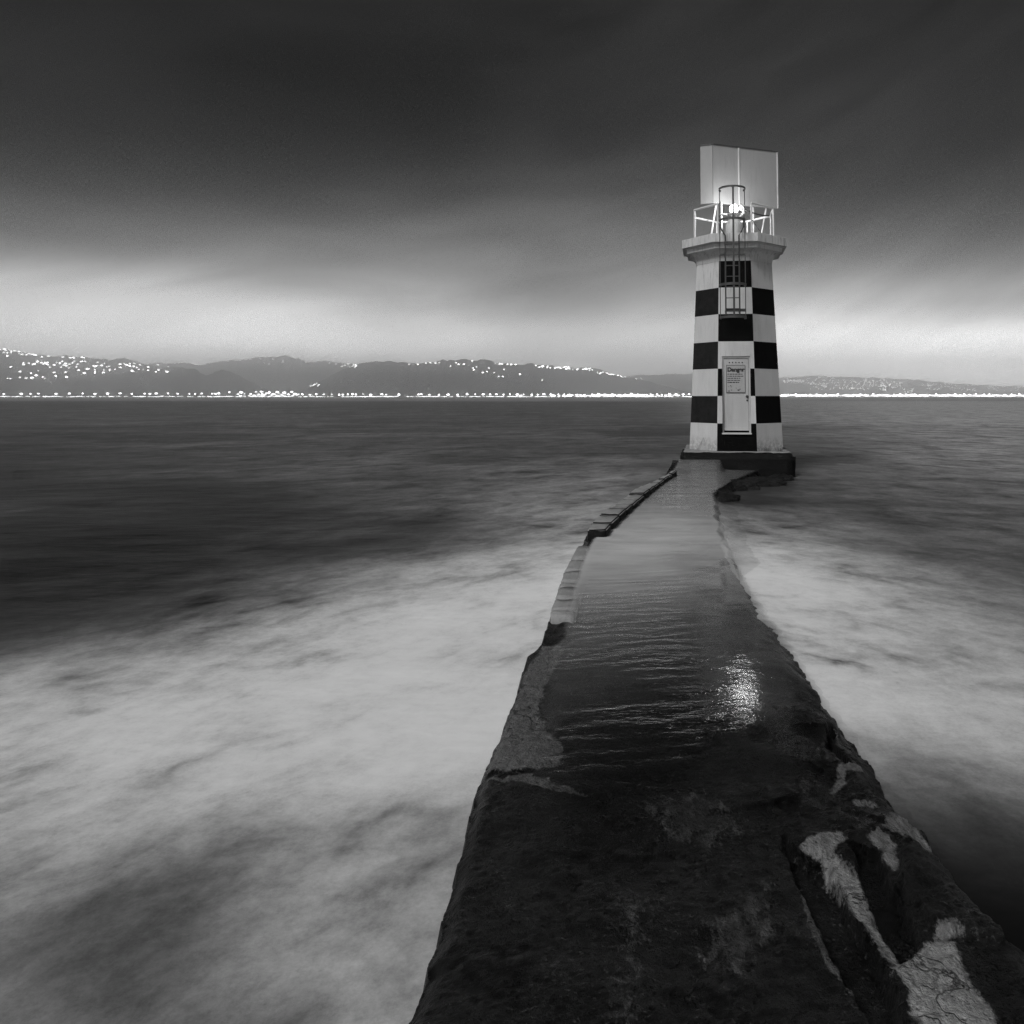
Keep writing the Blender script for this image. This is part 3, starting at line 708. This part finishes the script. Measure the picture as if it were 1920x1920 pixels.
for (x, z, s) in ((-.2, 1.70, .02), (-.145, 1.715, .032), (-.13, 1.685, .025), (-.12, 1.60, .03), (-.19, 1.575, .04), (.0, 1.655, .02), (.06, 1.60, .05), (.1, 1.625, .03)): box(bm, (x, yb, z), (s, .004, s*.6), 0)
obj('small_print', bm, M_ink, SG)

# lantern: pedestal, feet, glowing lens, guard
LX = .02
lampz = (lambda p: p.z-TZ)(UY(1377.5, 388, 21.0))
bm = bmesh.new(); lathe(bm, [(.235, 5.77), (.24, 6.26), (.235, 6.29), (.175, 6.42), (.15, 6.44)], 28, (LX, 0)); ped = obj('lantern_pedestal', bm, M_white, LH, True)
lan = LH
bm = bmesh.new()
for k in range(4):
    a = R(45+90*k); tube(bm, [(LX+.10*math.cos(a), .10*math.sin(a), 6.43), (LX+.09*math.cos(a), .09*math.sin(a), lampz-.13)], .018, 8)
lathe(bm, [(.15, lampz-.145), (.15, lampz-.14), (.15, lampz-.125), (.09, lampz-.12)], 24, (LX, 0))
box(bm, (LX-.30, -.05, lampz-.16), (.22, .10, .05), R(18), .01)
obj('lamp_stand', bm, M_rail, LH)
bm = bmesh.new(); bmesh.ops.create_uvsphere(bm, u_segments=20, v_segments=12, radius=.125)
for v in bm.verts: v.co = Vector((v.co.x+LX, v.co.y, v.co.z*1.15+lampz))
obj('lamp', bm, emit('lamp_glow', 120), LH, True)
bm = bmesh.new()
for k in range(3):
    a = R(-20+25*k)
    pts = [(LX+math.cos(a)*(.20+.10*math.sin(R(q))), math.sin(a)*(.2+.10*math.sin(R(q))), lampz-.20+.30*q/180) for q in range(0, 181, 20)]
    tube(bm, pts, .016, 8)
lathe(bm, [(.05, lampz-.02), (.06, lampz), (.06, lampz+.09), (.04, lampz+.10)], 12, (LX+.22, .05))
obj('lamp_guard', bm, M_rail, LH)

beam = bpy.data.lights.new('lamp_beam', 'SPOT'); bo = bpy.data.objects.new('lamp_beam', beam); COL.objects.link(bo); bo.parent = LH
beam.energy = BEAM; beam.shadow_soft_size = .12; beam.spot_size = R(75); beam.spot_blend = .5
bo.location = (LX, -.16, lampz); bo.rotation_euler = Vector((0, .95, .32)).to_track_quat('Z', 'Y').to_euler()
# gallery railing with its posts
RA, RZ = 1.09, 6.64
cn = [(RA/math.cos(R(22.5))*math.cos(R(-112.5+45*k)), RA/math.cos(R(22.5))*math.sin(R(-112.5+45*k))) for k in range(8)]
rail = empty('railing', None, None); rail.parent = LH
bm = bmesh.new()
for k in range(8):
    if k == 0: continue                                         # open towards the ladder
    tube(bm, [(*cn[k], RZ), (*cn[(k+1) % 8], RZ)], .030, 10)
obj('rail', bm, M_rail, rail)
for k in range(8):
    bm = bmesh.new(); tube(bm, [(*cn[k], 5.765), (*cn[k], RZ)], .024, 10); tube(bm, [(*cn[k], 5.765), (*cn[k], 5.79)], .05, 12); obj('post', bm, M_rail, rail)

# screen board behind the lamp
SC = empty('screen', None, None); SC.parent = LH
inv = (Matrix.Translation(ctr) @ Matrix.Rotation(ROT, 4, 'Z')).inverted()
def board(p0, p1, z0, z1, th, name, mat, rim=True):
    bm = bmesh.new(); d = Vector((p1[0]-p0[0], p1[1]-p0[1], 0)); L = d.length; d.normalize(); n = Vector((d.y, -d.x, 0))
    c = Vector(((p0[0]+p1[0])/2, (p0[1]+p1[1])/2, (z0+z1)/2)); rz = math.atan2(d.y, d.x)
    box(bm, c, (L-.006, th, z1-z0), rz, .003); return obj(name, bm, mat, SC)
Q = lambda px, py, Yd: inv @ UY(px, py, Yd)
YB = 21.9
pA, pB, pC, pE = Q(1313, 273, YB+.12), Q(1336, 272, YB), Q(1384, 280, YB+.27), Q(1457, 289, YB+.68)
z1 = pB.z; z0 = Q(1336, 381, YB).z
board(pA, pB, z0, z1, .03, 'screen_wing', M_pale_metal)
board(pB, pC, z0, z1, .03, 'screen_panel', M_pale_metal)
board(pC, pE, z0, z1, .03, 'screen_panel', M_pale_metal)
bm = bmesh.new()
dd = Vector((pE.x-pB.x, pE.y-pB.y, 0)).normalized(); nrm = Vector((dd.y, -dd.x, 0)); rz = math.atan2(dd.y, dd.x)
box(bm, Vector((pC.x, pC.y, (z0+z1)/2))+nrm*.03, (.035, .03, z1-z0-.01), rz)
obj('screen_strip', bm, M_white, SC); bm = bmesh.new()
box(bm, Vector((pE.x, pE.y, (z0+z1)/2))+nrm*.025-dd*.012, (.03, .03, z1-z0-.01), rz)
obj('screen_strip', bm, M_white, SC)
bm = bmesh.new()
for a, b in ((pA, pB), (pB, pE)):
    d2 = Vector((b.x-a.x, b.y-a.y, 0)); box(bm, ((a.x+b.x)/2, (a.y+b.y)/2, z1+.018), (d2.length+.02, .07, .035), math.atan2(d2.y, d2.x), .004)
obj('screen_edge', bm, M_steel, SC)
for (top, bot) in (((pB.x+.1, pB.y+.03, z0+.02), (pB.x-.12, pB.y-.1, 5.76)), ((pE.x-.35, pE.y-.1, z0+.02), (pE.x-.62, pE.y-.45, 5.76)), ((pB.x+.25, pB.y+.03, z0+.02), (pB.x+.25, pB.y-.05, 5.76)), ((pE.x-.75, pE.y-.2, z0+.02), (pE.x-.75, pE.y-.3, 5.76))):
    bm = bmesh.new(); tube(bm, [top, bot], .026, 10); obj('screen_strut', bm, M_rail, SC)
bm = bmesh.new(); tube(bm, [(pC.x+.05, pC.y-.45, z0-.05), (pE.x-.25, pE.y-.5, 5.8)], .011, 6); obj('brace_rod', bm, M_steel, SC)
bm = bmesh.new(); pts = []
for k in range(13):
    f = k/12; pts.append((LX+.30+f*.72, .12+f*.1, lampz+.02-.26*math.sin(f*1.9)*.55-.05*f))
tube(bm, pts, .022, 8); obj('power_cable', bm, M_cable, LH)

# ladder and safety cage
LC = -.085; ly = -1.56; hw = .18
ladder = empty('ladder', None, None); ladder.parent = LH
def zed(py, Yd): return UY(1370, py, Yd).z-TZ
zb = zed(590, 19.7); zt = zed(441, 19.7)
for s in (-1, 1):
    bm = bmesh.new(); tube(bm, [(LC+s*hw, ly, zb), (LC+s*hw, ly, zt), (LC+s*(hw+.06), ly+.02, zt+.10), (LC+s*(hw+.12), ly+.02, zt+.22), (LC+s*(hw+.12), ly+.02, zt+.42), (LC+s*(hw+.15), ly+.1, zt+.55)], .020, 8); obj('stringer', bm, M_steel, ladder)
for i in range(int((zt-zb)/.285)+1):
    bm = bmesh.new(); z = zb+.16+i*.285
    if z < zt: tube(bm, [(LC-hw, ly, z), (LC+hw, ly, z)], .012, 8); obj('rung', bm, M_steel, ladder)
    else: bm.free()
zk = zed(582, 19.8); bm = bmesh.new(); box(bm, (LC+.08, ly+.05, zk), (.52, .05, .075)); obj('wall_bracket', bm, M_steel, ladder)
for s in (-1, 1):
    bm = bmesh.new(); tube(bm, [(LC+s*hw, ly, zk), (LC+s*hw, -AP(zk)+.02, zk)], .02, 8); obj('wall_bracket', bm, M_steel, ladder)
    bm = bmesh.new(); z = zed(478, 19.8); box(bm, (LC+s*(hw+.06), ly+.03, z), (.17, .05, .045)); tube(bm, [(LC+s*hw, ly, z), (LC+s*hw, -1.15, z)], .02, 8); obj('wall_bracket', bm, M_steel, ladder)
cage = empty('cage', None, None); cage.parent = LH
CR = .34
def hoop(z, lip):
    pts = []
    for q in range(0, 25):
        a = R(-180-30+q*240/24*1.0); pts.append((LC+CR*math.cos(a), ly-.22+CR*.95*math.sin(a), z))
    return pts
yhoops = [(zed(348, 19.15), .055), (zed(408, 19.15), .06), (zed(531, 19.15), .065), (zed(593, 19.15), .065)]
for z, hgt in yhoops:
    bm = bmesh.new(); band(bm, hoop(z, hgt), hgt, .014); obj('hoop', bm, M_steel, cage)
zlo, zhi = yhoops[-1][0], yhoops[0][0]
for a in (-180-8, -90+3, 8):
    x, y = LC+CR*math.cos(R(a)), ly-.22+CR*.95*math.sin(R(a))
    bm = bmesh.new(); wdt = .05 if abs(a+87) < 5 else .022
    n = Vector((math.cos(R(a)), math.sin(R(a)), 0))
    box(bm, (x-n.x*.011, y-n.y*.011, (zlo+zhi)/2), (wdt if wdt > .03 else .022, .012 if wdt > .03 else .022, zhi-zlo)); obj('upright', bm, M_steel, cage)

# tufts of weed on the plinth edge
def tuft(px, Yd, label):
    p = UY(px, 846, Yd); bm = bmesh.new(); rr = random.Random(px)
    for k in range(46):
        a = rr.uniform(0, 6.28); r0 = rr.uniform(0, .10); L = rr.uniform(.05, .17); tl = rr.uniform(.01, .09)
        b = Vector((math.cos(a)*r0, math.sin(a)*r0, 0)); tip = b+Vector((math.cos(a)*tl, math.sin(a)*tl, L)); e = Vector((-math.sin(a), math.cos(a), 0))*.008
        bm.faces.new([bm.verts.new(b-e), bm.verts.new(b+e), bm.verts.new(tip)])
    o = obj('weed_tuft', bm, plain('dry_weed', .16, .8, .3), None); o.location = (p.x, p.y, TZ-.01); tag(o, label, 'weed', 'weeds on the lighthouse block')
tuft(1462, 20.0, 'taller weed tuft at the far right corner of the lighthouse block')
tuft(1438, 19.9, 'shorter weed tuft on the block left of the corner one')

# ------------------------------------------------------------------ far shore: hills, lights
def hill(name, crest, Yb, Yc, px0, px1, seed, n=170, m=26):
    cx = [p[0] for p in crest]; cy = [p[1] for p in crest]
    pxs = np.linspace(px0, px1, n); P = np.zeros((m+9, n, 3))
    for j, px in enumerate(pxs):
        yc = float(np.interp(px, cx, cy))
        yc -= (float(fbm(np.array(px/14), np.array(0.), seed, 4, .6))-.5)*min(7, (745-yc)*.16)
        top = UY(px, yc, Yc)
        for i in range(m):
            s = i/(m-1); Yd = Yb+(Yc-Yb)*s; x = ray(px, 744).x/ray(px, 744).y*Yd
            z = -2+(top.z+2)*(s**.85)
            z += (float(fbm(np.array(x/160), np.array(Yd/160), seed+5, 4))-.5)*40*s*(1-s)
            P[i, j] = (x, Yd, z)
        for i in range(9):
            s = (i+1)/9; Yd = Yc+700*s; P[m+i, j] = (ray(px, 744).x/ray(px, 744).y*Yd, Yd, top.z*(1-s)**1.2-3*s)
    o = grid_mesh(name, P, M_hill); tag(o, kind='structure'); return (cx, cy, Yb, Yc)
A_ = hill('hill', [(-420,640),(-200,645),(0,655),(67,665),(160,670),(207,675),(230,670),(260,679),(300,692),(350,715),(380,740)], 3950, 5600, -420, 380, 1)
B_ = hill('hill', [(-420,712),(0,715),(100,709),(200,703),(313,689),(360,692),(387,702),(413,693),(433,697),(480,720),(525,744)], 3880, 4500, -420, 525, 2)
C_ = hill('hill', [(200,700),(287,680),(330,680),(377,686),(387,680),(417,677),(467,672),(493,668),(540,668),(563,675),(573,679),(610,678),(680,682),(760,690)], 5900, 8200, 200, 760, 3)
D_ = hill('hill', [(548,744),(560,737),(583,720),(617,705),(640,695),(667,683),(693,677),(740,677),(767,682),(813,680),(827,676),(867,673),(890,677),(907,672),(927,680),(983,682),(1007,683),(1053,688),(1117,692),(1173,707),(1200,712),(1240,722),(1300,738)], 3900, 5100, 548, 1300, 4)
E_ = hill('hill', [(1100,712),(1200,704),(1300,700),(1380,706),(1465,709),(1530,704),(1600,707),(1700,711),(1800,720),(1920,724),(2300,720)], 6300, 8400, 1100, 2300, 6)

me_s = bpy.data.meshes.new('light'); bm = bmesh.new(); bmesh.ops.create_icosphere(bm, subdivisions=2, radius=1); bm.to_mesh(me_s); bm.free()
M_hl = [emit('house_light_dim', 6.0, False), emit('house_light_mid', 18.0, False), emit('house_light_bright', 45.0, False)]
meshes = []
for mm in M_hl:
    k = me_s.copy(); k.materials.append(mm); k.name = 'light_globe'; meshes.append(k)
count = {'n': 0}
STUFF = []
def lamp_at(p, r, lv, name, label, group):
    o = bpy.data.objects.new(name, meshes[lv]); COL.objects.link(o); o.location = p; o.scale = (r*rl.uniform(.8, 1.8), r, r*rl.uniform(.7, 1.0)); tag(o, label, 'light', group); count['n'] += 1
from mathutils.bvhtree import BVHTree
def tree_of(o):
    me = o.data; return BVHTree.FromPolygons([v.co.copy() for v in me.vertices], [tuple(p.vertices) for p in me.polygons])
HT_ = [tree_of(o) for o in COL.objects if o.name.startswith('hill')]
def on_hill(Hh, px, py, r, lv, label, group, stuff=False):
    d = ray(px, py).normalized(); e = Vector((0, 0, EYE)); best = None
    for dz in (0, -.0012, -.0024, -.0036, -.005):              # a light just above a crest stands on it
        dd = (d+Vector((0, 0, dz))).normalized()
        for tr_ in HT_:
            h = tr_.ray_cast(e, dd)
            if h[0] is not None and (best is None or h[3] < best): best = h[3]
        if best: break
    if not best: return
    p = e+dd*(best-22); Yd = p.y
    k = Yd/4200
    if stuff: STUFF.append((p, r*k, lv))
    else: lamp_at(p, r*k, lv, 'house_light', label, group)
rl = random.Random(5)
LB = 'white house light among the dense lights covering the far left hillside'; GB = 'lights on the far left hillside'
def cluster(Hh, n, x0, x1, ya, yb, lab, grp, r=(2.2, 4.2), lv=(0, 1, 1, 2), sl=0.0, stuff_after=999):
    for i in range(n):
        px = rl.uniform(x0, x1); f = (px-x0)/(x1-x0)
        py = rl.uniform(ya, yb)+sl*f
        on_hill(Hh, px, py, rl.uniform(*r), rl.choice(lv), lab, grp, i >= stuff_after)
BL = (2.8, 5.8)
cluster(A_, 24, 0, 66, 655, 668, LB, GB, BL, (0, 1, 1, 2))
cluster(A_, 8, 60, 172, 666, 669, LB, GB, BL, (1, 1, 2), 4)
cluster(A_, 26, 0, 130, 676, 688, LB, GB, BL, (0, 1, 1, 2), 2)
cluster(A_, 46, 120, 318, 676, 692, LB, GB, BL, (0, 1, 1, 2), 8)
cluster(A_, 15, 0, 135, 693, 713, LB, GB, BL, (0, 1, 1, 2))
cluster(A_, 8, 140, 200, 690, 702, LB, GB, BL, (1, 2))
LC_ = 'small white house light along the crest of the pale hill behind the left shore'; GC = 'lights on the pale left hill'
for px, py in ((328,680),(335,681),(341,680),(360,682),(366,682),(373,685),(407,675),(427,674),(450,672),(470,672),(488,673),(512,674),(530,678),(495,681),(505,682),(573,678),(618,681),(630,683)):
    on_hill(C_, px, py, rl.uniform(2.4, 3.6), rl.choice((1, 2)), LC_, GC)
LD = 'small white house light on the long dark hill left of the lighthouse'; GD = 'lights on the dark hill left of the lighthouse'
cluster(D_, 14, 640, 668, 677, 689, LD, GD, (2.4, 4), (1, 2))
for px, py in ((380,183),(430,184),(475,182),(500,180),(530,177),(550,180),(615,200),(645,180),(660,188),(690,188),(735,170),(740,210),(745,220),(760,204),(795,235),(820,230),(830,210),(860,236),(865,183),(890,187),(905,187),(935,188),(955,190),(980,190),(915,218),(885,258),(908,258),(1005,245),(1130,278)):
    on_hill(D_, 640+px/3, 620+py/3, rl.uniform(2.4, 4.2), rl.choice((1, 1, 2)), LD, GD)
cluster(D_, 22, 1000, 1062, 683, 688, LD, GD, (2.2, 3.8), (1, 1, 2), 4)
cluster(D_, 20, 1050, 1122, 687, 692, LD, GD, (2.2, 3.8), (1, 1, 2), 4)
cluster(D_, 15, 1112, 1178, 696, 700, LD, GD, (2.0, 3.4), (1, 1), 6)
cluster(D_, 3, 1185, 1203, 709, 711, LD, GD, (2.0, 3.0), (1,))
cluster(D_, 7, 582, 610, 718, 724, LD, GD, (2.4, 3.6), (1, 2))
LE = 'tiny house light on the hazy low hills right of the lighthouse'; GE = 'lights on the hazy hills right of the lighthouse'
cluster(E_, 34, 1465, 1516, 711, 717, LE, GE, (1.6, 2.6), (0, 1, 1), 0, 14)
cluster(E_, 46, 1515, 1562, 706, 731, LE, GE, (1.6, 2.8), (0, 1, 1), 0, 16)
cluster(E_, 90, 1560, 1662, 709, 730, LE, GE, (1.6, 2.8), (0, 1, 1), 2, 24)
cluster(E_, 30, 1650, 1692, 714, 727, LE, GE, (1.6, 2.8), (0, 1), 1, 8)
cluster(E_, 24, 1690, 1716, 728, 740, LE, GE, (1.6, 2.8), (0, 1), 0, 6)
cluster(E_, 44, 1728, 1830, 716, 732, LE, GE, (1.6, 2.6), (0, 1), 2, 8)
cluster(E_, 40, 1850, 1960, 723, 734, LE, GE, (1.6, 2.6), (0, 1), 0, 8)
# street lamps along the shore road
LS = 'round white street lamp glowing in the row along the far shoreline'; GS = 'street lamps along the far shore'
YS = 3860
def shore(px, py, r, lv): 
    p = UY(px, py, YS+rl.uniform(-15, 15)); lamp_at(p, r, lv, 'street_lamp', LS, GS)
for px in (7,40,57,72,105,130,155,178,202,225,247,271,281,293,315,333,355,366,378,398,404): shore(px, 738+rl.uniform(-.5, .8), rl.uniform(3.5, 5.2), 2)
for px in (410,430,452,470,490,505,512,520,533,541,547,553): shore(px, rl.uniform(734, 740), rl.uniform(3.5, 6), 2)
for px in (567,581,593,607,622,636,643,652,661,667,681,695,716,724,748,785,790,805,823,840,858,876,891,906,919,931,944,956,970,982,997,1008,1020,1033,1047,1058,1068,1082,1096,1110,1122,1134,1148,1160,1172,1184,1196,1209,1220,1232,1241,1255,1268,1281,1292): shore(px, 739.5+rl.uniform(-.7, .8), rl.uniform(2.6, 4.8), 2)
for px in np.arange(1468, 1925, 13): shore(px+rl.uniform(-3, 3), 740+rl.uniform(-1.5, 1), rl.uniform(2.6, 4.4), 2)
# the unbroken glitter of windows, cars and quays under them: past counting
bm = bmesh.new()
def speck(p, rx, rz):
    bmesh.ops.create_cube(bm, size=1, matrix=Matrix.Translation(p) @ Matrix.Diagonal((rx*2, 6, rz*2, 1)))
for i in range(430):
    px = rl.uniform(-260, 1300); speck(UY(px, 743.6+rl.uniform(-.5, .3), YS-40+rl.uniform(0, 20)), rl.uniform(3, 10), rl.uniform(.5, 1.2))
for i in range(900):
    px = rl.uniform(1440, 2200); speck(UY(px, 741.8+rl.uniform(-1.8, 1.6), YS-40+rl.uniform(0, 60)), rl.uniform(3, 10), rl.uniform(.5, 1.2))
for i in range(110):
    px = rl.gauss(1150, 60); speck(UY(min(px, 1300), 742+rl.uniform(-2, 1), YS-30), rl.uniform(3, 8), rl.uniform(1.5, 3))
for i in range(46):
    px = rl.uniform(440, 562); speck(UY(px, 742-abs(rl.gauss(0, 2.6)), YS-10), rl.uniform(2, 6), rl.uniform(.8, 2))
tag(obj('waterfront_lights', bm, emit('waterfront_glitter', 6.0, False)), kind='stuff', label='unbroken band of white waterfront lights along the far shoreline', cat='lights')
bm = bmesh.new()
for p, r, lv in STUFF: bmesh.ops.create_icosphere(bm, subdivisions=1, radius=r, matrix=Matrix.Translation(p))
tag(obj('suburb_lights', bm, M_hl[1]), kind='stuff', label='mass of tiny suburb lights on the hazy hills right of the lighthouse', cat='lights')
# low dark shore that carries the road
bm = bmesh.new()
pts = [U(px, 745.2, SEA) for px in (-420, 0)]
tube_pts = []
prev = None
for px in range(-420, 2320, 40):
    d = ray(px, 744); x = d.x/d.y
    row = [bm.verts.new((x*Yd, Yd, z)) for Yd, z in ((YS-60, -2), (YS-55, -.2), (YS+200, .6), (YS+260, -2))]
    if prev:
        for k in range(3): bm.faces.new((prev[k], row[k], row[k+1], prev[k+1]))
    prev = row
tag(obj('shore', bm, M_hill), kind='structure')

# ------------------------------------------------------------------ haze
m, g = new('sea_haze')
v = g.n('ShaderNodeVolumePrincipled'); v.inputs['Color'].default_value = (1, 1, 1, 1)
v.inputs['Density'].default_value = 3.0e-4; v.inputs['Anisotropy'].default_value = .93
g.out(None, v.outputs[0])
HAZE = True
if HAZE:
    bm = bmesh.new(); HT = max((o.matrix_world @ Vector(c)).z for o in COL.objects if o.type == 'MESH' for c in o.bound_box)+12
    print('haze top', HT)
    box(bm, (0, 0, (HT-3.5)/2), (19400, 19400, HT+3.5)); tag(obj('haze', bm, m), kind='stuff')

# ------------------------------------------------------------------ render settings
sc.view_settings.view_transform = 'Standard'; sc.view_settings.look = 'None'
sc.view_settings.exposure = 0; sc.view_settings.gamma = 1
cy = sc.cycles
cy.max_bounces = 10; cy.transparent_max_bounces = 8; cy.volume_bounces = 8
cy.sample_clamp_indirect = 1.0; cy.sample_clamp_direct = 10.0
cy.use_denoising = True; cy.denoiser = 'OPENIMAGEDENOISE'; cy.denoising_input_passes = 'RGB_ALBEDO_NORMAL'; cy.denoising_prefilter = 'NONE'
cy.volume_step_rate = 1
print('lights', count['n'], 'stuff', len(STUFF))
